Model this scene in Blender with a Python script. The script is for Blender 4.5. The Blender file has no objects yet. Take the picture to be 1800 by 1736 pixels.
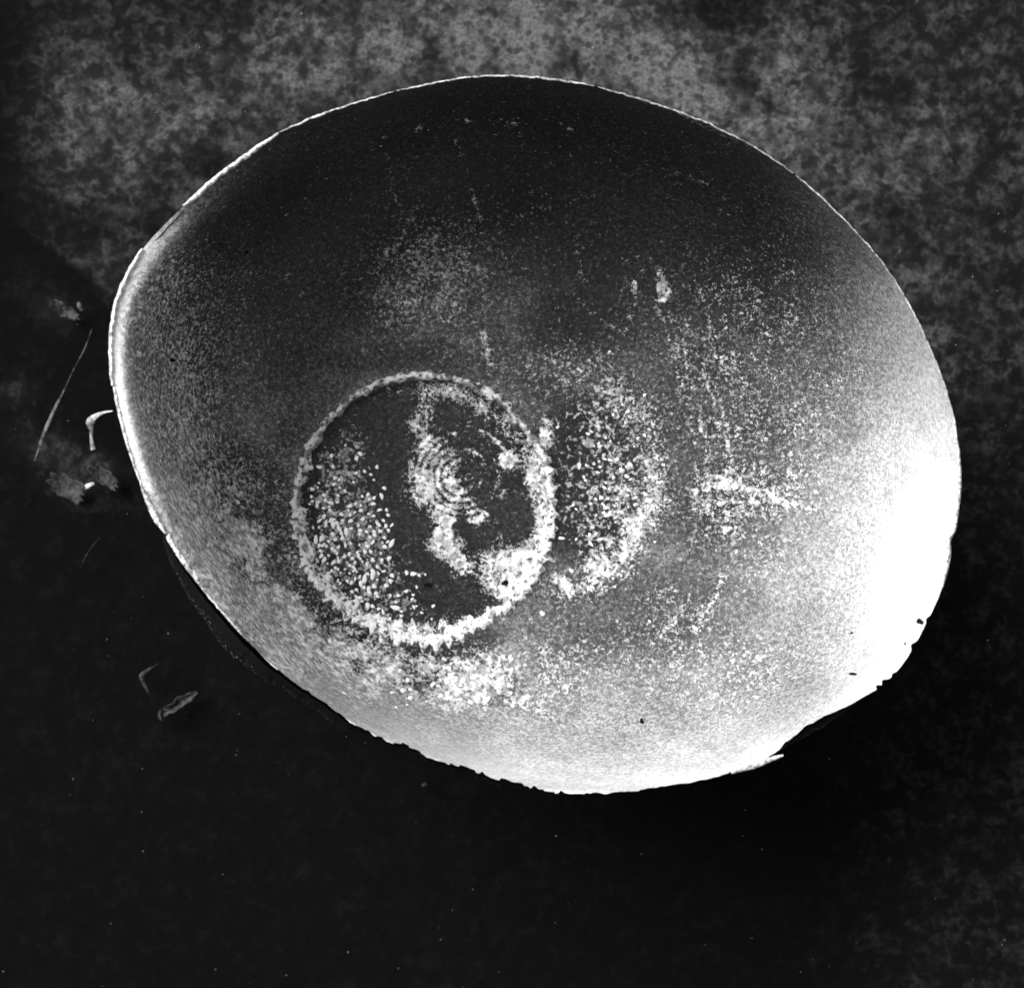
import bpy, bmesh, math, random
import numpy as np
from mathutils import Vector

# ------------------------------------------------------------------ camera, sky, sun
S = bpy.context.scene
C = bpy.data.collections.new('scene'); S.collection.children.link(C)
PX = 0.30/1490          # metres per photo pixel in the plane of the rim
ZR, ZC = 0.130, 0.730   # rim height, camera height
ZF = 0.036              # basin floor
cam_d = bpy.data.cameras.new('camera'); cam = bpy.data.objects.new('camera', cam_d)
C.objects.link(cam); S.camera = cam
cam.location = (0, 0, ZC)
cam_d.sensor_width = 36; cam_d.lens = 36*(ZC-ZR)/(1800*PX)
cam_d.clip_start = 0.01; cam_d.clip_end = 100
cam_d.dof.use_dof = True; cam_d.dof.focus_distance = ZC-0.082; cam_d.dof.aperture_fstop = 9

SUN_EL, SUN_AZ = math.radians(40), math.radians(140)     # azimuth counter-clockwise from +x
W = bpy.data.worlds.new('World'); S.world = W; W.use_nodes = True
nt = W.node_tree; nt.nodes.clear()
sky = nt.nodes.new('ShaderNodeTexSky'); sky.sky_type = 'NISHITA'; sky.sun_disc = False
sky.sun_elevation = SUN_EL; sky.sun_rotation = math.pi/2 - SUN_AZ
bw = nt.nodes.new('ShaderNodeRGBToBW')                    # black-and-white film
bg = nt.nodes.new('ShaderNodeBackground'); bg.inputs[1].default_value = 0.05
wo = nt.nodes.new('ShaderNodeOutputWorld')
nt.links.new(sky.outputs[0], bw.inputs[0]); nt.links.new(bw.outputs[0], bg.inputs[0]); nt.links.new(bg.outputs[0], wo.inputs[0])
sd = bpy.data.lights.new('sun', 'SUN'); so = bpy.data.objects.new('sun', sd); C.objects.link(so)
sd.energy = 1.5; sd.angle = math.radians(42); sd.color = (1, 1, 1)
dv = Vector((math.cos(SUN_EL)*math.cos(SUN_AZ), math.cos(SUN_EL)*math.sin(SUN_AZ), math.sin(SUN_EL)))
so.rotation_euler = dv.to_track_quat('Z', 'Y').to_euler(); so.location = dv*2
S.view_settings.view_transform = 'Standard'; S.view_settings.look = 'None'
S.view_settings.exposure = 2.15; S.view_settings.gamma = 1

# ------------------------------------------------------------------ helpers
rng = np.random.default_rng(7); random.seed(7)
def at(px, py, z):
    k = PX*(ZC-z)/(ZC-ZR)
    return np.stack(np.broadcast_arrays((px-900)*k, (868-py)*k, z), -1)

def vnoise(x, y, scale, seed=0, octs=3, gain=.5):
    """value noise 0..1 over pixel coordinates, feature size = scale px"""
    out = np.zeros(np.broadcast(x, y).shape); amp = 1; tot = 0
    for o in range(octs):
        r = np.random.default_rng(seed*97+o); N = 128; g = r.random((N, N))
        u = x/scale*(2**o)+o*13.7+500; v = y/scale*(2**o)+o*5.3+500
        i = np.floor(u).astype(int); j = np.floor(v).astype(int); fu = u-i; fv = v-j
        fu = fu*fu*(3-2*fu); fv = fv*fv*(3-2*fv)
        a = g[i % N, j % N]; b = g[(i+1) % N, j % N]; c = g[i % N, (j+1) % N]; d = g[(i+1) % N, (j+1) % N]
        out += amp*((a*(1-fu)+b*fu)*(1-fv)+(c*(1-fu)+d*fu)*fv); tot += amp; amp *= gain
    return out/tot
def sst(a, b, x):
    t = np.clip((x-a)/(b-a), 0, 1); return t*t*(3-2*t)
def blob(x, y, cx, cy, rx, ry, ang=0, p=2):
    a = math.radians(ang); dx = x-cx; dy = y-cy
    u = (dx*math.cos(a)+dy*math.sin(a))/rx; v = (-dx*math.sin(a)+dy*math.cos(a))/ry
    return np.exp(-(u*u+v*v)**(p/2))
def angd(a, b): return np.abs((a-b+180) % 360-180)
def arc(x, y, cx, cy, r, w, a0, aw):
    """soft arc band; angles in degrees, 0 = right, 90 = down in the picture"""
    dx = x-cx; dy = y-cy; rr = np.hypot(dx, dy); th = np.degrees(np.arctan2(dy, dx))
    return np.exp(-((rr-r)/w)**2)*np.exp(-(angd(th, a0)/aw)**4)
def poly(x, y, pts, w):
    d = np.full(np.broadcast(x, y).shape, 1e9)
    for (x0, y0), (x1, y1) in zip(pts[:-1], pts[1:]):
        L = (x1-x0)**2+(y1-y0)**2; t = np.clip(((x-x0)*(x1-x0)+(y-y0)*(y1-y0))/L, 0, 1)
        d = np.minimum(d, np.hypot(x-x0-t*(x1-x0), y-y0-t*(y1-y0)))
    return np.exp(-(d/w)**2)

def mesh(name, verts, faces, mat, parent=None, attrs=None, smooth=True):
    me = bpy.data.meshes.new(name); verts = np.asarray(verts, dtype=np.float32).reshape(-1, 3)
    faces = np.asarray(faces, dtype=np.int32)
    n = faces.shape[1]
    me.vertices.add(len(verts)); me.vertices.foreach_set('co', verts.ravel())
    me.loops.add(faces.size); me.loops.foreach_set('vertex_index', faces.ravel())
    me.polygons.add(len(faces)); me.polygons.foreach_set('loop_start', np.arange(0, faces.size, n, dtype=np.int32))
    me.polygons.foreach_set('loop_total', np.full(len(faces), n, dtype=np.int32))
    me.polygons.foreach_set('use_smooth', np.full(len(faces), smooth))
    for k, a in (attrs or {}).items():
        at_ = me.attributes.new(k, 'FLOAT', 'POINT'); at_.data.foreach_set('value', np.asarray(a, dtype=np.float32).ravel())
    me.materials.append(mat); me.update(); me.validate()
    o = bpy.data.objects.new(name, me); C.objects.link(o)
    if parent: o.parent = parent
    return o
def gridf(nu, nv, wrap=False, flip=False):
    """faces for verts laid out [u][v]; wrap in u"""
    U = np.arange(nu if wrap else nu-1); V = np.arange(nv-1); u, v = np.meshgrid(U, V, indexing='ij')
    u2 = (u+1) % nu
    f = np.stack([u*nv+v, u2*nv+v, u2*nv+v+1, u*nv+v+1], -1).reshape(-1, 4)
    return f[:, ::-1] if flip else f
def tag(o, label=None, cat=None, group=None, kind=None):
    for k, v in (('label', label), ('category', cat), ('group', group), ('kind', kind)):
        if v: o[k] = v
    return o

# ------------------------------------------------------------------ node helper
class NT:
    def __init__(s, name):
        s.m = bpy.data.materials.new(name); s.m.use_nodes = True; s.t = s.m.node_tree; s.t.nodes.clear()
        s.b = s.t.nodes.new('ShaderNodeBsdfPrincipled'); o = s.t.nodes.new('ShaderNodeOutputMaterial')
        s.t.links.new(s.b.outputs[0], o.inputs[0]); s.co = s.t.nodes.new('ShaderNodeTexCoord').outputs['Object']
    def put(s, sock, v):
        if hasattr(v, 'default_value') or hasattr(v, 'is_linked'): s.t.links.new(v, sock)
        elif isinstance(v, (int, float)) and sock.type in ('RGBA',): sock.default_value = (v, v, v, 1)
        else: sock.default_value = v
    def math(s, op, a, b=0.0, c=0.0, clamp=False):
        n = s.t.nodes.new('ShaderNodeMath'); n.operation = op; n.use_clamp = clamp
        s.put(n.inputs[0], a); s.put(n.inputs[1], b); s.put(n.inputs[2], c); return n.outputs[0]
    def ramp(s, x, a, b, lo=0.0, hi=1.0):
        n = s.t.nodes.new('ShaderNodeMapRange'); n.interpolation_type = 'SMOOTHSTEP'
        s.put(n.inputs[0], x); s.put(n.inputs[1], a); s.put(n.inputs[2], b); s.put(n.inputs[3], lo); s.put(n.inputs[4], hi); return n.outputs[0]
    def noise(s, scale, det=3, rough=.5, dist=0, vec=None):
        n = s.t.nodes.new('ShaderNodeTexNoise'); n.inputs['Scale'].default_value = scale; n.inputs['Detail'].default_value = det
        n.inputs['Roughness'].default_value = rough; n.inputs['Distortion'].default_value = dist
        s.t.links.new(vec or s.co, n.inputs['Vector']); return n.outputs['Fac']
    def voro(s, scale, feat='F1', vec=None, rnd=1.0):
        n = s.t.nodes.new('ShaderNodeTexVoronoi'); n.feature = feat; n.inputs['Scale'].default_value = scale
        n.inputs['Randomness'].default_value = rnd
        s.t.links.new(vec or s.co, n.inputs['Vector']); return n
    def attr(s, name):
        n = s.t.nodes.new('ShaderNodeAttribute'); n.attribute_name = name; return n.outputs['Fac']
    def mix(s, f, a, b):
        n = s.t.nodes.new('ShaderNodeMix'); n.data_type = 'FLOAT'
        s.put(n.inputs[0], f); s.put(n.inputs[2], a); s.put(n.inputs[3], b); return n.outputs[0]
    def bump(s, h, strength, dist):
        n = s.t.nodes.new('ShaderNodeBump'); n.inputs['Strength'].default_value = strength; n.inputs['Distance'].default_value = dist
        s.t.links.new(h, n.inputs['Height']); s.t.links.new(n.outputs[0], s.b.inputs['Normal'])
    def fin(s, col, rough, metal=0.0, spec=.5):
        s.put(s.b.inputs['Base Color'], col); s.put(s.b.inputs['Roughness'], rough); s.put(s.b.inputs['Metallic'], metal)
        s.put(s.b.inputs['Specular IOR Level'], spec); return s.m

# inner basin: worn grey metal, mineral bloom where the attribute 'lime' says, drop spots where 'spot' says
n = NT('worn_metal')
lime, spot, tarn_shade = n.attr('lime'), n.attr('spot'), n.attr('tarn_shade')  # last map holds tarnish together with painted shade and highlights
g1 = n.noise(1500, 3, .7); g2 = n.noise(620, 3, .6, .4); g3 = n.noise(60, 3, .55)
grain = n.math('ADD', n.math('MULTIPLY', g1, .55), n.math('MULTIPLY', g2, .45))
thr = n.math('SUBTRACT', .692, n.math('MULTIPLY', lime, .24))
limeM = n.ramp(grain, n.math('SUBTRACT', thr, .045), n.math('ADD', thr, .04))
worm = n.noise(420, 2, .45, .9)
wt = n.math('SUBTRACT', .72, n.math('MULTIPLY', spot, .20))
wormM = n.ramp(worm, wt, n.math('ADD', wt, .03))
vo = n.voro(430).outputs['Distance']
vr = n.math('MULTIPLY', spot, .40)
dotM = n.ramp(vo, n.math('SUBTRACT', vr, .07), vr, 1, 0)
flk = n.attr('fleck'); v2 = n.math('ADD', n.voro(320).outputs['Distance'], n.math('MULTIPLY', n.math('SUBTRACT', n.noise(900, 2, .5), .5), .5))
vf = n.math('MULTIPLY', flk, .46)
dotM = n.math('MAXIMUM', dotM, n.ramp(v2, n.math('SUBTRACT', vf, .08), vf, 1, 0))
spM = n.math('MULTIPLY', n.math('MAXIMUM', wormM, dotM), n.ramp(g2, .36, .52, .45, 1))
allM = n.math('MULTIPLY', n.math('MAXIMUM', limeM, n.math('MULTIPLY', spM, .9)), 1, clamp=True)
base = n.math('MULTIPLY', n.math('POWER', n.ramp(grain, .40, .62, .36, 1.0), n.math('ADD', .34, n.math('MULTIPLY', tarn_shade, 2.9))), n.ramp(g3, .35, .65, .88, 1.08))
bare_lit = n.math('SUBTRACT', 1, tarn_shade)
base = n.math('MULTIPLY', base, n.math('ADD', .03, n.math('MULTIPLY', n.math('POWER', bare_lit, 2.2), .97)))
mot = n.noise(300, 4, .6, .3)
lw = n.math('MULTIPLY', n.math('MULTIPLY', n.ramp(g2, .34, .58, .45, .95), n.ramp(mot, .40, .62, .45, 1)), n.math('ADD', .40, n.math('MULTIPLY', lime, .50), clamp=True))
col = n.mix(allM, base, n.math('MAXIMUM', lw, base))
n.bump(n.math('ADD', n.math('MULTIPLY', grain, .6), n.math('MULTIPLY', allM, .35)), .55, .0006)
M_metal = n.fin(col, n.mix(allM, .58, .85), n.mix(allM, .22, .0), .35)

n = NT('lime_crust')
a = n.noise(520, 4, .6, .5); b = n.noise(1400, 3, .6); tone = n.attr('tone')
a2 = n.noise(260, 3, .6, .4)
c = n.math('MULTIPLY', n.mix(n.ramp(a, .36, .50), .07, .92), n.ramp(a2, n.math('SUBTRACT', .86, n.math('MULTIPLY', tone, .52)), n.math('SUBTRACT', 1.0, n.math('MULTIPLY', tone, .52)), .35, 1))
c = n.math('MULTIPLY', c, n.ramp(b, .3, .6, .6, 1.05)); c = n.math('MULTIPLY', c, tone)
n.bump(n.math('ADD', a, n.math('MULTIPLY', b, .4)), .7, .0006); M_crust = n.fin(c, .8)

n = NT('lime_spot'); b = n.noise(1500, 3, .6)
n.bump(b, .4, .0003); M_spot = n.fin(n.ramp(b, .3, .6, .62, .93), .7)

n = NT('rim_metal'); a = n.noise(700, 4, .65, .3); b = n.noise(180, 3, .6)
n.bump(a, .6, .0008); M_rim = n.fin(n.math('MULTIPLY', n.ramp(a, .33, .6, .12, .85), n.ramp(b, .3, .6, .55, 1.1)), .5, .25)

n = NT('sooty_metal'); a = n.noise(900, 4, .7)
sc = n.attr('scratch')
m = n.math('MULTIPLY', n.ramp(a, .58, .68), sc)
n.bump(a, .5, .0006); M_soot = n.fin(n.mix(m, .004, .50), .6, .1, .1)

n = NT('pit_black'); M_pit = n.fin(.006, .95, 0, .05)
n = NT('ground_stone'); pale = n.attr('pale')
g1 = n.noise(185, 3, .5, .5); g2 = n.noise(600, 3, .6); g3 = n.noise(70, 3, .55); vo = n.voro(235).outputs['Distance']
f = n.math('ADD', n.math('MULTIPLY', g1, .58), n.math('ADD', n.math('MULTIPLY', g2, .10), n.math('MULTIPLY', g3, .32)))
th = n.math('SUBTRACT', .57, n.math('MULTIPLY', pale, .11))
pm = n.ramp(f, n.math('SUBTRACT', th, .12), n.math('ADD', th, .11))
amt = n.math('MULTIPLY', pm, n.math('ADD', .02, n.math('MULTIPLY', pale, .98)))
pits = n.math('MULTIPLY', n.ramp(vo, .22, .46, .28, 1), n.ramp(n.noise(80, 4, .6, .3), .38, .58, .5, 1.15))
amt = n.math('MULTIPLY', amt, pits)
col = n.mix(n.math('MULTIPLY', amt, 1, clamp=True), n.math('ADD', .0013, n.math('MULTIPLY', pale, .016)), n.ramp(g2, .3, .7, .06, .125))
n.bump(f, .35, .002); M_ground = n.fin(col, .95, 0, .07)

def litter(name, lo, hi, sc=400):
    n = NT(name); a = n.noise(sc, 3, .6); n.bump(a, .4, .0005); return n.fin(n.ramp(a, .35, .62, lo, hi), .7, 0, .3)
M_leaf = litter('dry_leaf', .004, .045, 700); M_straw = litter('dry_straw', .02, .16); M_pale = litter('bleached_scrap', .25, .65)
M_grit = litter('grit_grey', .10, .5)

# ------------------------------------------------------------------ ground (one sheet out to the horizon, with a low ledge at the upper left)
def gax(c, half, nin, far, nout):
    inn = np.linspace(-half, half, nin); o = half*(far/half)**(np.arange(1, nout+1)/nout)
    return np.concatenate([-o[::-1], inn, o])
gx = gax(0, .26, 420, 8, 24); X, Y = np.meshgrid(gx, gx, indexing='ij')
k0 = PX*ZC/(ZC-ZR); gpx = X/k0+900; gpy = 868-Y/k0
nz = vnoise(gpx, gpy, 130, 3, 4); nz2 = vnoise(gpx, gpy, 420, 5, 2)
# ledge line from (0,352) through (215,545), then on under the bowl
sd_ = ((gpx-0)*0.66-(gpy-352)*0.75)                                 # >0 on the upper, paler side
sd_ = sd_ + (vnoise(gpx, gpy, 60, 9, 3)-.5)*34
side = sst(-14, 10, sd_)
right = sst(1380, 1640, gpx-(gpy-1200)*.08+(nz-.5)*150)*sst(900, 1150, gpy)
stone = np.clip(np.where(gpy < 1050, side, 0)*sst(1160, 960, gpy)+right*sst(700, 1200, gpy), 0, 1)  # tone mask: ground kept dark at the lower left and bottom
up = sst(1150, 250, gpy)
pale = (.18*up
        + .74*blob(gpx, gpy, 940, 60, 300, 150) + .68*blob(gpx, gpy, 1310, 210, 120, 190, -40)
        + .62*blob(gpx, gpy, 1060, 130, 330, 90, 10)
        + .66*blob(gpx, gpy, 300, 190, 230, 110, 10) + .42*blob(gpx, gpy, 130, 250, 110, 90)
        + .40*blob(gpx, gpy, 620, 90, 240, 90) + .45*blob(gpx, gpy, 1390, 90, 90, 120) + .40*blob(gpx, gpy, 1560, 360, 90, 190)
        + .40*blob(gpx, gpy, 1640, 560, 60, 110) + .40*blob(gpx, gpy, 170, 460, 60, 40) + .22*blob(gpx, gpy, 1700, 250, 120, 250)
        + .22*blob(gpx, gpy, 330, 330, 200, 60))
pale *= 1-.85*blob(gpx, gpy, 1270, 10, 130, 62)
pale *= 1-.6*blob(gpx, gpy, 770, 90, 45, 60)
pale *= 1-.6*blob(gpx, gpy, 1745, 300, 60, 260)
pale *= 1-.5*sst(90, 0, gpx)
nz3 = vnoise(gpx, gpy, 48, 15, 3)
pale = .90*sst(-60, 160, gpx)*(1-.30*blob(gpx, gpy, 1750, 60, 260, 200))*pale*stone*(.10+1.0*nz+.65*nz3)*sst(.22, .5, nz+.12)*(1-.30*sst(1400, 1700, gpx))+.12*sst(1500, 1620, gpx)*sst(1200, 500, gpy)*nz3*2 + stone*.12*sst(1200, 1500, gpx)*(nz2)  # stone is only the tone mask, dark at lower left and bottom
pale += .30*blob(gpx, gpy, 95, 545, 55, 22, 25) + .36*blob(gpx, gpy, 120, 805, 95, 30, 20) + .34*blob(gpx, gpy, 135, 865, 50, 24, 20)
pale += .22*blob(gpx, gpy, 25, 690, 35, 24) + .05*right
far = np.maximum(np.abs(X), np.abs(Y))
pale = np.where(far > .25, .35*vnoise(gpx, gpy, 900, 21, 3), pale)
Z = .0035*side*sst(1150, 900, gpy)-.0035 + .0012*(vnoise(gpx, gpy, 70, 8, 3)-.5)
Z = np.where(far > .3, -.0035, Z)
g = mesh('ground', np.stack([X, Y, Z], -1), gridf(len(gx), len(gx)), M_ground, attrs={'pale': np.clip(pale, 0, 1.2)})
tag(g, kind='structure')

# ------------------------------------------------------------------ the bowl
bowl = bpy.data.objects.new('metal_bowl', None); C.objects.link(bowl); bowl.empty_display_size = .05
tag(bowl, 'battered old metal bowl with chipped rim and white mineral crust inside', 'bowl')
RIM = [(860,134),(960,138),(1050,154),(1130,176),(1210,203),(1270,228),(1330,259),(1390,302),(1450,352),(1500,402),(1540,446),(1570,488),
 (1600,538),(1630,600),(1655,660),(1675,722),(1686,785),(1690,850),(1685,905),(1674,950),(1670,990),(1652,1045),(1625,1100),(1597,1153),(1567,1194),
 (1548,1207),(1480,1244),(1420,1281),(1372,1318),(1335,1340),(1300,1352),(1250,1366),(1180,1381),(1090,1392),(1000,1388),(900,1379),(850,1365),(790,1342),
 (720,1317),(650,1285),(580,1242),(510,1192),(450,1141),(400,1086),(350,1027),(312,978),(288,935),(265,892),(245,845),(225,790),(208,730),(197,670),
 (193,612),(197,560),(206,520),(225,478),(255,432),(287,397),(320,365),(362,325),(410,288),(460,252),(512,223),(570,200),(640,178),(720,156),(790,142)]
FX, FY = 790, 850
R_ = np.array(RIM, float)
ra = np.degrees(np.arctan2(R_[:, 1]-FY, R_[:, 0]-FX)); rr = np.hypot(R_[:, 0]-FX, R_[:, 1]-FY)
o_ = np.argsort(ra); ra, rr = ra[o_], rr[o_]
def rim_r(th):                                                    # th degrees (down-positive), smooth periodic interpolation
    th = (np.asarray(th)+180) % 360-180
    a = np.concatenate([ra-360, ra, ra+360]); b = np.concatenate([rr, rr, rr])
    return (np.interp(th, a, b)+np.interp(th-2, a, b)*.5+np.interp(th+2, a, b)*.5)/2
def rim_chip(th):                                                 # ragged broken edge, in px inward
    th = (np.asarray(th)+180) % 360-180
    x = th*6.0
    n1 = vnoise(x, x*0, 9, 31, 3)-.5; st = np.floor(vnoise(x, x*0, 26, 32, 1)*5)/5-.4
    amt = sst(18, 40, th)*sst(150, 118, th)
    c = n1*(1.5+5*amt)+st*13*amt*sst(62, 70, th)*sst(112, 96, th)+st*5*amt
    for a0, w, d in ((24.4, .35, 8), (25.3, .18, 9), (23.2, .2, 4), (19.2, .4, 6), (15.8, .3, 4), (33.0, 3.2, 7), (37, 2.0, 3), (6.5, .9, 5), (70, .4, 5), (74.3, .4, 6), (83.5, .4, 6), (170, .7, 4)):
        c = c+d*np.exp(-((th-a0)/w)**2)
    return c
NT_, NS = 1500, 420
th = np.linspace(-180, 180, NT_, endpoint=False)
s = np.linspace(0, 1, NS)**.9
TH, SS = np.meshgrid(th, s, indexing='ij')
RR = rim_r(TH)-rim_chip(TH)
cx, cy = np.cos(np.radians(TH)), np.sin(np.radians(TH))
PXX = FX+cx*RR*SS; PYY = FY+cy*RR*SS
# height profile
dC = np.hypot(PXX-745, PYY-890)
RC = 226
QT = np.linspace(0, 1, 400); GT = (.64*QT**.6+2.4*QT**3)*(1-.96*sst(.84, .96, QT)); GT = np.cumsum(GT); GT = (GT-GT[0])/(GT[-1]-GT[0])
def height(px, py):
    dx, dy = px-FX, py-FY; t = np.degrees(np.arctan2(dy, dx)); r = np.hypot(dx, dy); R = rim_r(t)
    d = np.hypot(px-745, py-890)
    s_ = np.clip(r/R, 0, 1)
    # distance outside the foot circle, scaled 0..1 along the ray to the rim
    s0 = .32+.12*np.cos(np.radians(t-118))
    s0 = np.clip(230/R, .2, .45)
    q = np.clip((s_-s0)/(1-s0), 0, 1)
    rightw = np.exp(-(angd(t, 12)/66)**2)
    gg = .34*q**1.7+.66*q**6
    gg = gg*(1-rightw)+rightw*(.20*q**1.6+.80*q**5)
    lw_ = np.exp(-(angd(t, 195)/55)**4); gL = np.interp(q, QT, GT)
    gg = gg*(1-lw_)+lw_*gL
    z = ZF+(ZR-ZF)*gg
    z = z-.0016*sst(RC+10, RC-14, d)                      # sunk disc inside the crust ring
    z = z+.0010*np.exp(-((d-RC)/10)**2)
    c = np.hypot(px-812, py-838)                          # spun grooves round the centre
    z = z+.00006*np.cos(c/1.95+2.5*(vnoise(px, py, 50, 44, 2)-.5))*sst(105, 60, c)
    # dents
    z = z+.0014*(vnoise(px, py, 260, 41, 2)-.5)*sst(0, .2, q)*sst(1, .85, q)
    z = z+.0011*(vnoise(px, py, 60, 42, 2)-.5)*sst(1, .9, q)*.4
    z = z-.0006*poly(px, py, [(1250, 640), (1285, 780), (1290, 900), (1270, 1040), (1180, 1180)], 26)
    z = z+.0006*poly(px, py, [(1440, 640), (1460, 800), (1465, 960), (1440, 1060)], 22)
    return z
ZZ = height(PXX, PYY)
wob = .0015*(vnoise(th*5, th*0, 60, 51, 2)-.5)
ZZ = ZZ+wob[:, None]*sst(.9, 1, SS)
# ---- where mineral bloom, spots, tarnish and painted light and shade lie on the metal
x, y = PXX, PYY
N1 = vnoise(x, y, 90, 61, 4); N2 = vnoise(x, y, 30, 62, 3); N3 = vnoise(x, y, 220, 63, 3); N4 = vnoise(x, y, 9, 64, 2)
ax = np.hypot(x-812, y-838); aang = np.degrees(np.arctan2(y-838, x-812))
inr = sst(RC+6, RC-10, dC)
lime = .12+.16*N1 + .46*sst(620, 300, x-(y-700)*.2+(N1-.5)*140)*sst(330, 520, y)*(.7+.6*N2) + .16*sst(1050, 1300, x)*sst(380, 620, y)*(.6+.8*N2) + .12*sst(1020, 1200, y)
lime += .22*sst(.35, .75, N1)*sst(500, 1000, y)*(1-inr)
lime += .20*blob(x, y, 1330, 900, 330, 330)*(.5+N1) + .12*blob(x, y, 1200, 1250, 420, 180) + .25*blob(x, y, 280, 780, 90, 300)
lime += .50*blob(x, y, 770, 480, 125, 115, 15)*(.5+N2) + .28*blob(x, y, 680, 540, 70, 50) + .20*blob(x, y, 950, 700, 260, 130)*(N1)
lime += .22*blob(x, y, 1290, 520, 140, 120)*sst(.4, .7, N2)
lime += .95*blob(x, y, 1150, 508, 32, 46, -20)*sst(.42, .62, N2)+.7*blob(x, y, 1125, 488, 22, 16)*sst(.4, .6, N2)+.4*blob(x, y, 1150, 555, 40, 20)*sst(.4, .7, N2)
# ghost ring to the right of the crust ring
wig = (N2-.5)*26
lime += .42*arc(x+wig, y+wig, 944, 832, 208, 28, 10, 66)*(.75+.5*N2)
lime += .38*arc(x+wig, y+wig, 944, 832, 206, 28, 48, 38)*(.5+N2)
lime += .5*blob(x, y, 985, 1024, 34, 22)*sst(.35, .6, N2) + .35*arc(x, y, 948, 840, 160, 50, 0, 60)*sst(.4, .7, N2)
lime += .85*blob(x+wig, y, 960, 765, 15, 38, 0, 4)*sst(.3, .5, N2) + .2*blob(x, y, 960, 640, 120, 40)
# streaks on the right-hand wall
sw = (N2-.5)*14+(N1-.5)*30
lime += .24*poly(x+sw*.6, y+sw*.6, [(1205, 868), (1250, 850), (1300, 858), (1360, 875), (1420, 890), (1520, 885), (1640, 882)], 7)*(.5+N2)
lime += .30*poly(x, y+(N2-.5)*14, [(1215, 872), (1262, 852), (1330, 868), (1400, 884), (1440, 896), (1500, 886), (1580, 884)], 3.5)*(.5+N4)+.26*poly(x, y+(N2-.5)*14, [(1230, 830), (1300, 856), (1360, 864), (1420, 872)], 3)*(.5+N4)+.26*poly(x, y+(N2-.5)*14, [(1215, 895), (1290, 880), (1380, 888), (1430, 905)], 3)*(.5+N4)+.30*poly(x, y+(N2-.5)*10, [(1440, 682), (1500, 660), (1560, 648), (1640, 640)], 3)*(.6+N4)
lime += .03*poly(x+sw, y+sw, [(1210, 890), (1260, 870), (1310, 862)], 26)*(.5+N2)
lime += .35*poly(x, y+sw, [(1480, 668), (1540, 650), (1620, 636), (1660, 640)], 6)
for k_, (dx_, a_) in enumerate(((0, .40), (-32, .20), (-55, .28), (26, .18), (48, .16))):
    lime += a_*poly(x+sw*.4-dx_, y+k_*17, [(1205, 560), (1232, 640), (1255, 720), (1272, 800), (1280, 870), (1276, 960), (1258, 1040), (1225, 1110)], 4)*sst(.25, .6, vnoise(x, y, 40, 300+k_, 3))
lime += .42*poly(x+sw*.4, y, [(1255, 675), (1270, 730), (1280, 800), (1285, 850)], 5)*(.4+N2)
lime += .26*poly(x+sw*.4, y, [(1175, 560), (1200, 640), (1225, 720), (1245, 800)], 20)*(.4+N2)+.30*poly(x+sw, y, [(1290, 640), (1310, 740), (1300, 820)], 20)*N2*.7
lime += .25*poly(x+sw*.4, y, [(1300, 900), (1285, 980), (1262, 1040), (1230, 1100)], 12)*(.4+N2)
lime += .45*poly(x+sw, y+sw, [(1215, 950), (1180, 1000), (1160, 1040)], 18)*sst(.35, .65, N2)
lime -= .35*poly(x, y, [(1440, 665), (1456, 760), (1462, 860)], 4)
# bloom beneath the crust ring (the speckled lower wall)
low = arc(x, y, 745, 890, 320, 60, 95, 55)
lime += .40*low*sst(.3, .65, N2) + .65*blob(x, y, 500, 1110, 90, 60, 40)*(.3+N2) + .75*blob(x, y, 445, 990, 45, 110, -25)*sst(.38, .6, N2) + .35*blob(x, y, 390, 1010, 60, 130, -35)
lime += .55*blob(x, y, 690, 1180, 170, 42, 18)*sst(.3, .6, N2) + .3*blob(x, y, 900, 1240, 200, 70, 15)*(.3+N2)
# inside the ring
bright_zone = np.maximum(sst(1380, 1600, x+(y-900)*.15)*sst(420, 760, y), sst(1200, 1380, y))  # less bloom where the highlight is painted, right and bottom
lime = lime*(1-.75*bright_zone)
lime = lime*(1-.22*sst(1000, 1150, x)*sst(850, 1000, y))
lime = lime*(1-.75*inr)
cres = sst(135, 95, np.hypot(x-800, y-840))*sst(20, 60, np.hypot(x-845, y-825)+(N2-.5)*40)
spun = .5+.5*np.cos(ax/1.95+N2*3+N1*4)
lime += .22*inr*sst(.3, .7, N2)+.34*inr*blob(x, y, 812, 838, 92, 92, 0, 6)*spun*sst(.35, .75, N2)*(.35+.65*sst(860, 780, x))
lime += inr*(1.05*blob(x, y, 764, 835, 52, 86, -8, 4)*(.68+.32*spun)*(.62+.75*N2)*sst(14, 34, np.hypot(x-832, y-832)) + .5*blob(x, y, 805, 905, 60, 22, -15)*(.4+spun)*N2*1.4
    + .95*arc(x, y, 808, 838, 80, 7, 70, 48)*sst(.3, .5, N2) + .55*arc(x, y, 812, 838, 70, 9, -60, 60)*spun*(.3+N2)
    + .75*arc(x, y, 812, 838, 88, 4, -50, 30)*(.4+N2) + .75*arc(x, y, 812, 838, 48, 3, -60, 70)*(.3+N2) + .7*arc(x, y, 812, 838, 34, 2.5, -10, 70)*(.3+N2) + .45*arc(x, y, 812, 838, 62, 2.5, 10, 60)*(.3+N2) + .5*arc(x, y, 812, 838, 41, 2, 20, 60)*(.3+N2)
    + .5*arc(x, y, 812, 838, 24, 2.5, 90, 100) + .3*blob(x, y, 800, 845, 60, 60)*spun)
pt = (N2-.5)*30
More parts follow.
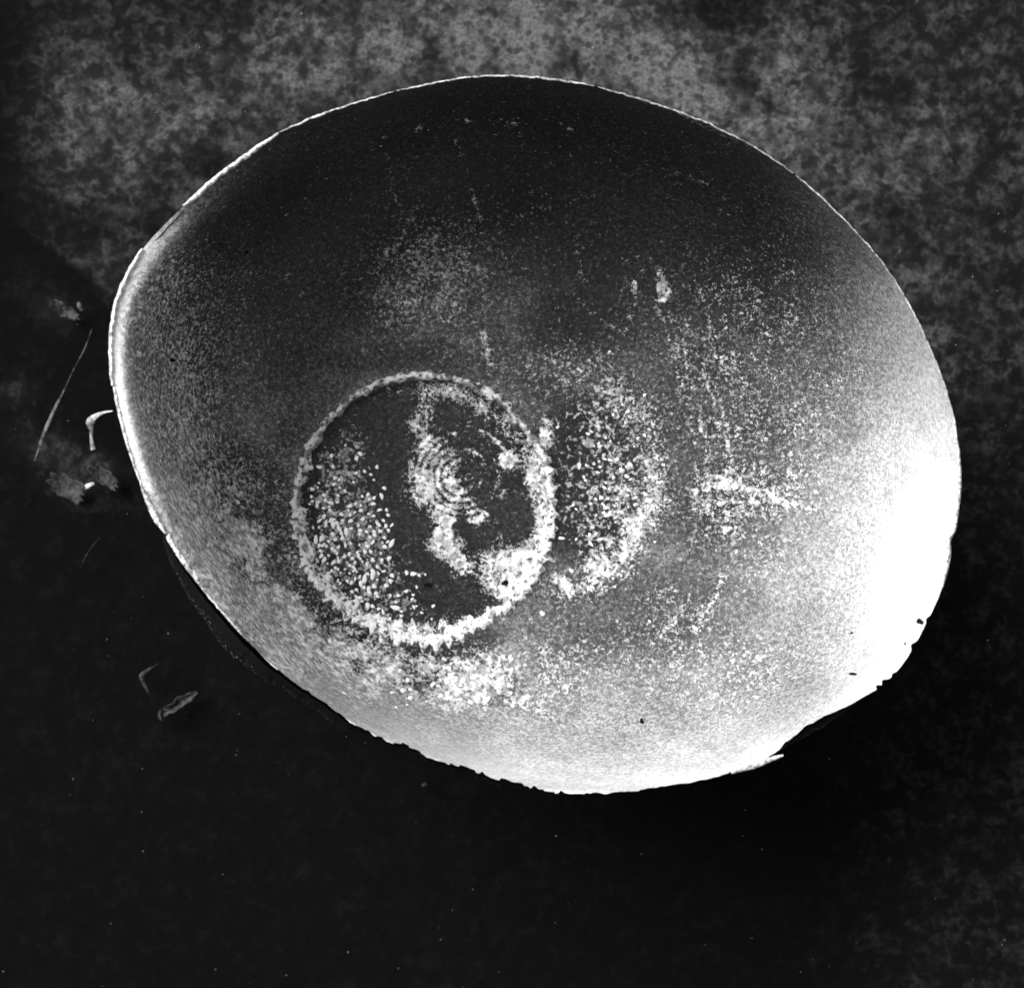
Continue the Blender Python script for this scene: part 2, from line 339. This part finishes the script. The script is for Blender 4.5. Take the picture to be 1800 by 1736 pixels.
lime += inr*(1.0*blob(x+pt, y+pt, 785, 958, 40, 30, 30, 6) + .95*blob(x+pt, y+pt, 880, 1000, 52, 50, 0, 6) + .8*blob(x+pt, y, 808, 995, 22, 22, 0, 4)
    + .95*blob(x+pt*.5, y+pt*.5, 892, 808, 17, 19, 0, 6) + .7*arc(x+pt, y+pt, 745, 890, 204, 26, -52, 44)*(.5+N2)
    + 1.0*arc(x+pt*.6, y+pt*.6, 745, 890, 208, 20, 12, 38) + .8*arc(x+pt, y, 745, 890, 212, 13, 120, 60)
    + .45*blob(x, y, 740, 720, 22, 50, -20)*(.2+N2) + .55*blob(x+pt, y+pt, 735, 745, 14, 20))
lime += .5*arc(x, y, 812, 838, 2, 3, 0, 999)+.6*arc(x, y, 793, 846, 6, 1.8, 0, 999)+.6*arc(x, y, 824, 838, 6, 1.8, 0, 999)+.7*arc(x, y, 824, 998, 7, 2.0, 0, 999)
# long fine scratches
for pts, w, v in ([[(680, 270), (700, 360)], 3, .3], [[(800, 240), (825, 320), (850, 410)], 3, .35], [[(850, 580), (862, 640)], 4, .5], [[(1010, 420), (1030, 500)], 4, .3],
    [[(905, 380), (1000, 355), (1060, 340)], 3, .3], [[(700, 285), (720, 330)], 2.5, .25], [[(1170, 1100), (1210, 1045)], 3, .45], [[(1060, 1300), (900, 1230)], 4, .3], [[(1055, 150), (1180, 190), (1290, 245)], 4, .4], [[(1180, 300), (1250, 325)], 3, .35], [[(650, 480), (700, 430), (740, 340)], 3, .25], [[(1010, 520), (1050, 560), (1120, 600)], 3, .3],
    [[(560, 800), (575, 860), (600, 920), (625, 985), (660, 1030)], 3, .5]):
    lime += .9*v*poly(x+(N2-.5)*14, y+(N2-.5)*14, pts, w*1.5)*(.5+N4)
lime += .62*poly(x, y+(N2-.5)*20, [(650, 245), (760, 225), (880, 212), (960, 216), (1010, 232)], 6)*sst(.5, .75, N4)
spot = (1.05*blob(x, y, 612, 850, 78, 104, -10, 4) + 1.05*blob(x, y, 645, 975, 84, 104, -28, 4) + .8*blob(x, y, 700, 1062, 60, 22, 15, 4))*inr*sst(212, 196, dC)
spot *= sst(200, 130, np.hypot(x-812, y-838)*-1+330)*1.0
spot += (1-inr)*(1.05*blob(x, y, 1060, 850, 90, 165, 0, 4)+.5*blob(x, y, 1010, 670, 90, 50)+.60*low+.95*blob(x, y, 440, 950, 75, 120, -20)*sst(.25, .5, N1)+.55*blob(x, y, 1160, 1000, 60, 60)*N2
    + 1.0*blob(x, y, 720, 1185, 240, 58, 14)+.35*blob(x, y, 1000, 1120, 140, 70)+.30*blob(x, y, 300, 760, 60, 200)+.3*blob(x, y, 470, 760, 90, 120)*N1)
spot = np.clip(spot*(.55+.8*N2), 0, 1)
# tarnish round the ring and in the sunk disc, plus shade painted over the upper half
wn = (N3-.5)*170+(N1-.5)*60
tarn_shade = .40+.52*sst(900, 330, y+wn*.8)*sst(1620, 1240, x+wn*.5-(y-300)*.2)*(1-.30*sst(520, 260, x)*sst(360, 520, y))
tarn_shade = np.maximum(tarn_shade, .58*sst(980, 760, y+wn)*sst(1420, 1180, x+wn)*sst(280, 520, x+wn*.5))
tarn_shade = np.maximum(tarn_shade, .88*arc(x, y, 745, 890, 258, 34, 105, 64)*(1-inr))
tarn_shade = np.maximum(tarn_shade, .72*arc(x, y, 745, 890, 300, 110, -20, 60)*(1-inr))
tarn_shade = np.maximum(tarn_shade, .95*blob(x, y, 1028, 840, 122, 188, 0, 6)*(1-inr))
tarn_shade = np.maximum(tarn_shade, .25+.66*inr*(.82+.3*N2))
tarn_shade = np.maximum(tarn_shade, .62*blob(x, y, 1240, 600, 130, 170))
tarn_shade = np.maximum(tarn_shade, .84*blob(x, y, 740, 630, 320, 85, 0, 2))
tarn_shade = np.maximum(tarn_shade, .90*blob(x, y, 1010, 560, 170, 110, 0, 3))
tarn_shade = np.maximum(tarn_shade, .68*blob(x, y, 430, 900, 130, 190, -20, 4))
tarn_shade = np.maximum(tarn_shade, .72*blob(x, y, 730, 1175, 240, 62, 12, 4))
tarn_shade *= 1-.34*blob(x, y, 770, 490, 140, 120)*(.6+.8*N2)
tarn_shade = np.maximum(tarn_shade, .62*blob(x, y, 1080, 1060, 360, 150, 5, 4))
tarn_shade = np.maximum(tarn_shade, .70*blob(x, y, 1200, 760, 270, 330, 0, 4)*(.8+.4*N1))  # right-hand floor darkened in the colour
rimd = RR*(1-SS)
tarn_shade *= 1-.9*sst(1400, 1640, x+(y-900)*.12+(N1-.5)*60)*(.62+.38*sst(600, 950, y))*sst(360, 540, y)  # painted highlight: colour turns pale towards the right-hand rim
tarn_shade *= 1-.9*sst(1180, 1400, y+np.abs(x-1080)*.20-40+(N1-.5)*80)  # painted highlight along the bottom wall
tarn_shade *= 1-.95*np.exp(-(rimd/42)**2)*np.exp(-(angd(TH, 198)/34)**4)  # reflected glow of the left edge put into the colour
tarn_shade = np.maximum(tarn_shade, .74*blob(x, y, 1060, 470, 190, 190, 20, 3))
tarn_shade += .22*(N1-.5)*sst(1350, 1000, x)
fleck = (1-inr)*(1.15*blob(x, y, 435, 960, 85, 150, -22, 4)+.7*blob(x, y, 600, 1190, 120, 60, 25, 4)+.9*blob(x, y, 500, 1100, 90, 60, 40, 4)+1.0*blob(x, y, 730, 1185, 230, 62, 12, 4)+.55*blob(x, y, 980, 1130, 110, 60)+.35*blob(x, y, 560, 720, 120, 60))*sst(.22, .52, vnoise(x, y, 36, 77, 3))
attrs = {'fleck': np.clip(fleck, 0, 1), 'lime': np.clip(lime*.9, 0, 1.15), 'spot': spot, 'tarn_shade': np.clip(tarn_shade, 0, 1)}
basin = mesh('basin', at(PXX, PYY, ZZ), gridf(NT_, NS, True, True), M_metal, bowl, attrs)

# ---- outer shell: sooty, bulging out past the rim at the lower left and lower right
thS = np.linspace(-180, 180, 720, endpoint=False)
def bulge(t):
    b = 36*np.exp(-(angd(t, 143)/15)**2)+13*np.exp(-(angd(t, 160)/9)**2)+12*np.exp(-(angd(t, 120)/9)**2)+10*np.exp(-(angd(t, 85)/16)**2)
    b = b+16*np.exp(-(angd(t, 33.4)/4.2)**2)+6*np.exp(-(angd(t, 115)/12)**2)
    return b+(vnoise(t*5, t*0, 8, 71, 2)-.5)*4*np.clip(b/20, 0, 1)
rows = []; sc = []
R0 = rim_r(thS)-rim_chip(thS); cS, sS = np.cos(np.radians(thS)), np.sin(np.radians(thS)); B = bulge(thS)
for k, (zo, f, a) in enumerate([(-.0004, .2, 0), (-.004, .62, 0), (-.009, .95, .7), (-.013, 1.0, 1), (-.018, .85, .4)]):
    r = R0+1.5+B*f
    p = at(FX+cS*r, FY+sS*r, ZR+zo); rows.append(p); sc.append(np.full(720, a)*np.clip((B-3)/12, 0, 1))
for f in (.985, .965, .945, .92, .85, .75, .62, .48, .38):                          # the wall follows the basin 4 mm below it
    r = rim_r(thS)*f; px, py = FX+cS*r, FY+sS*r; rows.append(at(px, py, np.minimum(height(px, py)-.006, ZR-.022))); sc.append(np.zeros(720))
r = rim_r(thS)*.34; rows.append(at(FX+cS*r, FY+sS*r, -.004)); sc.append(np.zeros(720))
V = np.stack(rows, 1)
mesh('outer_shell', V, gridf(720, len(rows), True, False), M_soot, bowl, {'scratch': np.stack(sc, 1)})

# ---- lip segments along the rim: a thin rolled edge, broken in places
def lip(t0, t1, w0, w1, hh, off=0, seed=1, mat=M_rim, taper=3):
    n_ = max(12, int((t1-t0)*5)); t = np.linspace(t0, t1, n_)
    e = np.minimum(np.clip((t-t0)/taper, 0, 1), np.clip((t1-t)/taper, 0, 1))**.5
    w = (w0+(w1-w0)*(t-t0)/(t1-t0))*(.35+.65*e)*(.75+.5*vnoise(t*8, t*0, 8, seed, 3))
    R = rim_r(t)-rim_chip(t)+off+(vnoise(t*10, t*0, 7, seed+5, 3)-.5)*2.4
    c, s_ = np.cos(np.radians(t)), np.sin(np.radians(t)); prof = []
    for k in range(9):
        a = math.pi*k/8; u = .5-.5*math.cos(a); h = math.sin(a)
        r = R-w*(1-u)+1.0; prof.append(at(FX+c*r, FY+s_*r, ZR-.0010+hh*h+wob_at(t)))
    return mesh('rim_lip', np.stack(prof, 1), gridf(n_, 9, False, True), mat, bowl)
def wob_at(t): return np.interp(((t+180) % 360)-180, th, wob)
lip(143, 158, 4, 5, .0012, 0, 80)                 # lower left
lip(158.3, 178, 13, 7, .0014, 0, 81)
lip(178.2, 196, 5, 9, .0014, 0, 83)
lip(196.2, 217.4, 9, 8, .0022, 2, 84)            # the thick bright piece on the left
lip(226.2, 244, 8, 8, .0018, 1, 85)
lip(244.2, 262, 5, 2.2, .0010, 1, 86)
lip(262.3, 290, 3, 4, .0009, 1, 87)
lip(290.5, 318, 2.5, 3.5, .0008, 0, 88)
lip(318.3, 352, 3, 2, .0010, 0, 89)
lip(352.3, 372, 5, 9, .0012, 0, 90)
lip(217.8, 225.8, 3, 3, .0006, -7, 92, M_soot)
def sliver(pts, w, z, name='torn_sliver', mat=None, th_=.0006):
    P = np.array(pts, float); L = []
    t = np.linspace(0, 1, 28); idx = np.linspace(0, 1, len(P)); X_ = np.interp(t, idx, P[:, 0]); Y_ = np.interp(t, idx, P[:, 1])
    dx, dy = np.gradient(X_), np.gradient(Y_); l = np.hypot(dx, dy); nx, ny = -dy/l, dx/l
    ww = w*np.sin(np.pi*(.12+.80*t))**.6*(.8+.4*vnoise(t*60, t*0, 8, 5, 2)); zz = z if np.ndim(z) else np.full(28, z)
    for k in range(7):
        a = math.pi*k/6; u = math.cos(a); L.append(at(X_+nx*ww*u, Y_+ny*ww*u, zz+th_*math.sin(a)))
    return np.stack(L, 1)
mesh('torn_sliver', sliver([(1285, 1357), (1320, 1347), (1350, 1335), (1377, 1327)], 5, ZR-.001), gridf(28, 7), M_rim, bowl)
mesh('torn_sliver', sliver([(250, 858), (262, 886), (276, 915), (291, 937)], 5, ZR+.0008), gridf(28, 7), M_rim, bowl)

# ---- crust ring: raised scalloped band of lime on the edge of the sunk disc
nR = 1400; t = np.linspace(-180, 180, nR, endpoint=False)
def ring_w(t):
    return 7+13*np.exp(-(angd(t, 125)/60)**2)+13*np.exp(-(angd(t, 20)/42)**2)+7*np.exp(-(angd(t, 85)/25)**2)+4*np.exp(-(angd(t, 180)/35)**2)+3*np.exp(-(angd(t, -60)/30)**2)
w = ring_w(t)
tt = np.radians(t); cxn, cyn = np.cos(tt)*400+900, np.sin(tt)*400+900
e1 = vnoise(cxn*1.0, cyn, 13, 101, 2); e2 = vnoise(cxn, cyn, 24, 102, 3); e3 = vnoise(cxn, cyn, 90, 103, 2); e4 = vnoise(cxn, cyn, 46, 104, 2)
w = w*(.55+.9*e4)
rc = 222+(e3-.5)*10
ph_ = np.cumsum(.6+1.5*vnoise(cxn, cyn, 30, 110, 2)); ph_ = ph_/ph_[-1]*2*np.pi*62
teeth = np.clip(np.sin(ph_), 0, 1)**.6*(.3+1.1*vnoise(cxn, cyn, 20, 111, 1))
outer = rc+3+w*(.05+.75*e1)+teeth*w*.34
inner = rc-w*(.15+2.2*e2*e2)
prof = []; NP = 13
cc, ss_ = np.cos(tt), np.sin(tt)
for k in range(NP):
    u = k/(NP-1); r = inner+(outer-inner)*u
    px, py = 745+cc*r, 890+ss_*r*1.035
    hb = math.sin(math.pi*u)**.5 if 0 < u < 1 else -.25
    h = .0011*hb*(.5+.9*vnoise(px, py, 11, 105, 3))
    prof.append(at(px, py, height(px, py)+h))
tone = np.stack([(.80+.20*np.exp(-(angd(t, 85)/85)**4)+.1*(e1-.5)) for k in range(NP)], 1)
mesh('crust_ring', np.stack(prof, 1), gridf(nR, NP, True, False), M_crust, bowl, {'tone': np.clip(tone, .3, 1)})

# ---- countable drop spots: raised lime beads, mesh data shared between alike ones
def bead(seed, el):
    r = random.Random(seed); n_ = 10; V = []; F = []
    ph = [r.uniform(0, 6.28) for _ in range(3)]
    for lvl, (f, h) in enumerate(((1, -.15), (.93, .35), (.55, .55))):
        for i in range(n_):
            a = 2*math.pi*i/n_; rad = f*(1+.18*math.sin(2*a+ph[0])+.13*math.sin(3*a+ph[1])+.08*math.sin(5*a+ph[2]))
            V.append((rad*math.cos(a)*el, rad*math.sin(a), h))
    V.append((0, 0, .56))
    me = bpy.data.meshes.new('drop_spot')
    for l in range(2):
        for i in range(n_):
            F.append((l*n_+i, l*n_+(i+1) % n_, (l+1)*n_+(i+1) % n_, (l+1)*n_+i))
    for i in range(n_): F.append((2*n_+i, 2*n_+(i+1) % n_, 3*n_))
    me.from_pydata(V, [], F); me.materials.append(M_spot)
    for p in me.polygons: p.use_smooth = True
    return me
BE = [bead(i, 1.0) for i in range(4)]+[bead(10+i, 1.7) for i in range(4)]+[bead(20+i, 2.6) for i in range(3)]
placed = []
def put(px, py, r, kind, ang, lim=.85):
    for (a, b, c) in placed:
        if (a-px)**2+(b-py)**2 < ((c+r)*lim)**2: return False
    placed.append((px, py, r)); me = BE[kind]
    o = bpy.data.objects.new('drop_spot', me); C.objects.link(o); o.parent = bowl
    z = float(height(np.array(px*1.), np.array(py*1.))); e = 3
    zx = float(height(np.array(px+e*1.), np.array(py*1.))); zy = float(height(np.array(px*1.), np.array(py+e*1.)))
    p = at(np.array(px), np.array(py), np.array(z)); pX = at(np.array(px+e), np.array(py), np.array(zx)); pY = at(np.array(px), np.array(py+e), np.array(zy))
    nrm = Vector(pX-p).cross(Vector(p-pY)).normalized()
    q = nrm.to_track_quat('Z', 'Y'); o.rotation_mode = 'QUATERNION'
    from mathutils import Quaternion
    o.rotation_quaternion = q @ Quaternion((0, 0, 1), -ang)
    k = r*PX*(ZC-z)/(ZC-ZR); o.scale = (k, k, k*.75); o.location = Vector(p)
    return True
n_sp = 0; tries = 0; rd = random.Random(3)
while n_sp < 195 and tries < 6000:                                  # left side of the sunk disc, in rows that follow the ring
    tries += 1
    a = rd.gauss(150, 34); r = 204-abs(rd.gauss(0, 84)); r = round(r/11)*11+rd.uniform(-2.5, 2.5)
    if r > 203 or r < 40: continue
    px, py = 745+r*math.cos(math.radians(a)), 890+r*math.sin(math.radians(a))
    if math.hypot(px-812, py-838) < 108 or a < 78 or (px > 690 and py < 1000): continue
    kind = rd.choice([0, 1, 2, 3, 0, 1, 2, 3, 0, 1, 2, 3, 4, 5, 8]); tang = math.radians(a+90)+rd.uniform(-.5, .5)
    if put(px, py, rd.uniform(2.0, 4.2), kind, tang): n_sp += 1
while n_sp < 270 and tries < 12000:                                 # right of the ring
    tries += 1
    px, py = rd.gauss(1070, 50), rd.gauss(860, 85)
    if math.hypot(px-745, py-890) < 246 or px > 1160: continue
    kind = rd.choice([0, 1, 2, 3, 0, 1, 4, 5, 8])
    if put(px, py, rd.uniform(1.5, 3.2), kind, math.pi/2+rd.uniform(-.5, .5), 1.0): n_sp += 1
while n_sp < 296 and tries < 20000:
    tries += 1
    a = rd.gauss(100, 32); r = rd.gauss(325, 28); px, py = 745+r*math.cos(math.radians(a)), 890+r*math.sin(math.radians(a))
    if put(px, py, rd.uniform(3, 6), rd.choice([0, 1, 2, 3, 4, 5]), rd.uniform(0, 3), 1.0): n_sp += 1

# ---- little holes eaten through the metal
def hole(px, py, r, el, seed):
    rr_ = random.Random(seed); n_ = 14; ph = rr_.uniform(0, 6)
    z = lambda a, b: float(height(np.array(a*1.), np.array(b*1.)))
    V = []
    for i in range(n_):
        a = 2*math.pi*i/n_; q = r*(1+.25*math.sin(2*a+ph)+.15*math.sin(3*a))
        X_, Y_ = px+q*math.cos(a)*el, py+q*math.sin(a); V.append(at(np.array(X_), np.array(Y_), np.array(z(X_, Y_)+.0003)))
    V.append(at(np.array(px), np.array(py), np.array(z(px, py)+.0002)))
    me = bpy.data.meshes.new('corrosion_pit'); me.from_pydata([tuple(v) for v in V], [], [((i+1) % n_, i, n_) for i in range(n_)]); me.materials.append(M_pit)
    o = bpy.data.objects.new('corrosion_pit', me); C.objects.link(o); o.parent = bowl
for h in ((1617, 1092, 6, .9, 1), (1128, 1267, 4.5, .8, 2), (1499, 1184, 3, 1.9, 3), (303, 633, 4, 1, 4), (888, 1024, 4, 1.7, 5), (548, 868, 3, 1, 6), (917, 784, 3, .8, 7),
          (753, 1028, 5, 1.3, 8), (1497, 1112, 2, 1.2, 9), (434, 443, 3, 1, 10), (1591, 1131, 2, 1, 11)): hole(*h)

# ------------------------------------------------------------------ litter on the ground at the left
def strip(name, pts, wid, z0, lift, mat, label, cat, twist=0):
    P = np.array(pts, float); n_ = 26; t = np.linspace(0, 1, n_); idx = np.linspace(0, 1, len(P))
    X_ = np.interp(t, idx, P[:, 0]); Y_ = np.interp(t, idx, P[:, 1]); ker = np.array([1, 2, 3, 2, 1])/9
    X_[2:-2] = np.convolve(X_, ker, 'valid'); Y_[2:-2] = np.convolve(Y_, ker, 'valid')
    dx, dy = np.gradient(X_), np.gradient(Y_); l = np.hypot(dx, dy)+1e-6; nx, ny = -dy/l, dx/l
    w_ = np.interp(t, np.linspace(0, 1, len(wid)), wid); zz = z0+np.interp(t, np.linspace(0, 1, len(lift)), lift)
    V = []
    for k in range(8):
        a = 2*math.pi*k/8; u, h = math.cos(a), math.sin(a)
        V.append(at(X_+nx*w_*u, Y_+ny*w_*u, zz+.0009*h*np.clip(w_/3, .4, 1.2)+.0008*u*u))
    V = np.stack(V, 1); V = np.concatenate([V, V[:, :1]], 1)
    o = mesh(name, V, gridf(n_, 9), mat); tag(o, label, cat); return o
strip('grass_stalk', [(161, 578), (148, 615), (130, 645), (110, 690), (95, 720), (82, 750), (70, 780), (60, 810)], [.8, 1.2, 1, 1.4, 2.6, 3.2, 2, 1], .004, [.012, .01, .006, .004], M_straw,
      'long thin dry grass stalk lying left of the bowl', 'grass stalk')
strip('curled_petal', [(198, 722), (182, 724), (165, 733), (157, 742), (161, 755), (160, 770), (164, 790)], [1, 2, 5, 8, 3, 2.5, 4.5], .012, [.02, .015, .006, 0], M_pale,
      'pale curled petal hooked out from the left side of the bowl', 'petal')
strip('white_flake', [(147, 859), (154, 854), (165, 849)], [2, 4.5, 2], .002, [.001], M_pale, 'small bright white flake on the dark ground lower left of the curled petal', 'flake')
strip('bent_twig', [(278, 1165), (262, 1175), (247, 1187), (252, 1200), (262, 1220)], [.6, 2, 4, 3, .8], .002, [.006, .003, .001], M_leaf, 'faint grey bent twig below left of the bowl', 'twig')
strip('thin_straw', [(175, 945), (160, 960), (148, 980), (140, 1000)], [.6, 1.2, 1.2, .6], .002, [.004], M_leaf, 'short faint straw in shadow beside the lower left of the bowl', 'straw')
strip('pale_crumb', [(741, 1379), (745, 1379), (749, 1376)], [2, 4, 2], .002, [.001], M_leaf, 'tiny pale crumb on the black ground below the bowl', 'crumb')
strip('small_shard', [(281, 1246), (280, 1256), (283, 1266)], [1, 2.6, 1.6], .002, [.001], M_leaf, 'tiny upright shard at lower left corner of the faint leaf', 'shard')
strip('bud_scale', [(137, 531), (140, 538), (144, 546)], [2, 4, 2], .002, [.001], M_straw, 'tiny oval bud scale on dark ground beneath the stone ledge', 'bud scale')

def leaf(name, cx_, cy_, rx, ry, ang, mat, label, cat, seed):
    n_, m_ = 36, 8; a = np.linspace(0, 2*np.pi, n_, endpoint=False); rows = []
    e = 1+.55*(vnoise(np.cos(a)*60+200, np.sin(a)*60+200, 16, seed, 3)-.5)*2
    for k in range(m_):
        f = (k/(m_-1)); u, v = np.cos(a)*rx*f*e, np.sin(a)*ry*f*e; ca, sa = math.cos(math.radians(ang)), math.sin(math.radians(ang))
        px, py = cx_+u*ca-v*sa, cy_+u*sa+v*ca
        rows.append(at(px, py, .0015+.004*f*f*vnoise(px, py, 22, seed+1, 2)))
    o = mesh(name, np.stack(rows, 1), gridf(n_, m_, True, True), mat); md = o.modifiers.new('thick', 'SOLIDIFY'); md.thickness = .0003
    tag(o, label, cat)
leaf('leaf_scrap', 312, 1238, 36, 9, -32, M_leaf, 'faint curled leaf scrap on black ground below left of the bowl', 'leaf', 201)
leaf('leaf_scrap', 118, 858, 38, 20, 35, M_leaf, 'crumpled grey leaf scrap beside the small white flake', 'leaf', 205)
leaf('leaf_scrap', 182, 838, 30, 13, 40, M_leaf, 'narrow grey leaf scrap almost touching the bowl at its left', 'leaf', 209)
leaf('leaf_scrap', 118, 548, 24, 11, 35, M_leaf, 'small mottled leaf scrap on dark ground below the stone ledge', 'leaf', 213)

# grit over the ground: nobody could count it
V = []; F = []; rg = random.Random(11)
for i in range(300):
    px, py = rg.uniform(-150, 1950), rg.uniform(-150, 1900); r = rg.uniform(.35, .8)*PX*rg.choice([1, 1, 1.5])
    p = at(np.array(px), np.array(py), np.array(.0005))
    if py > 1450 or px < 190: p[2] = -.0025
    b = len(V); el = rg.uniform(.6, 2.4); a = rg.uniform(0, 3.14)
    for (u, v, h) in ((1, 0, 0), (-1, 0, 0), (0, 1, 0), (0, -1, 0), (0, 0, 1), (0, 0, -1)):
        X_, Y_ = u*el, v; V.append((p[0]+r*(X_*math.cos(a)-Y_*math.sin(a)), p[1]+r*(X_*math.sin(a)+Y_*math.cos(a)), p[2]+r*h))
    for f in ((0, 2, 4), (2, 1, 4), (1, 3, 4), (3, 0, 4), (2, 0, 5), (1, 2, 5), (3, 1, 5), (0, 3, 5)): F.append(tuple(b+q for q in f))
tag(mesh('grit', V, F, M_grit, smooth=False), 'fine pale grit sprinkled over the dark ground', 'grit', kind='stuff')
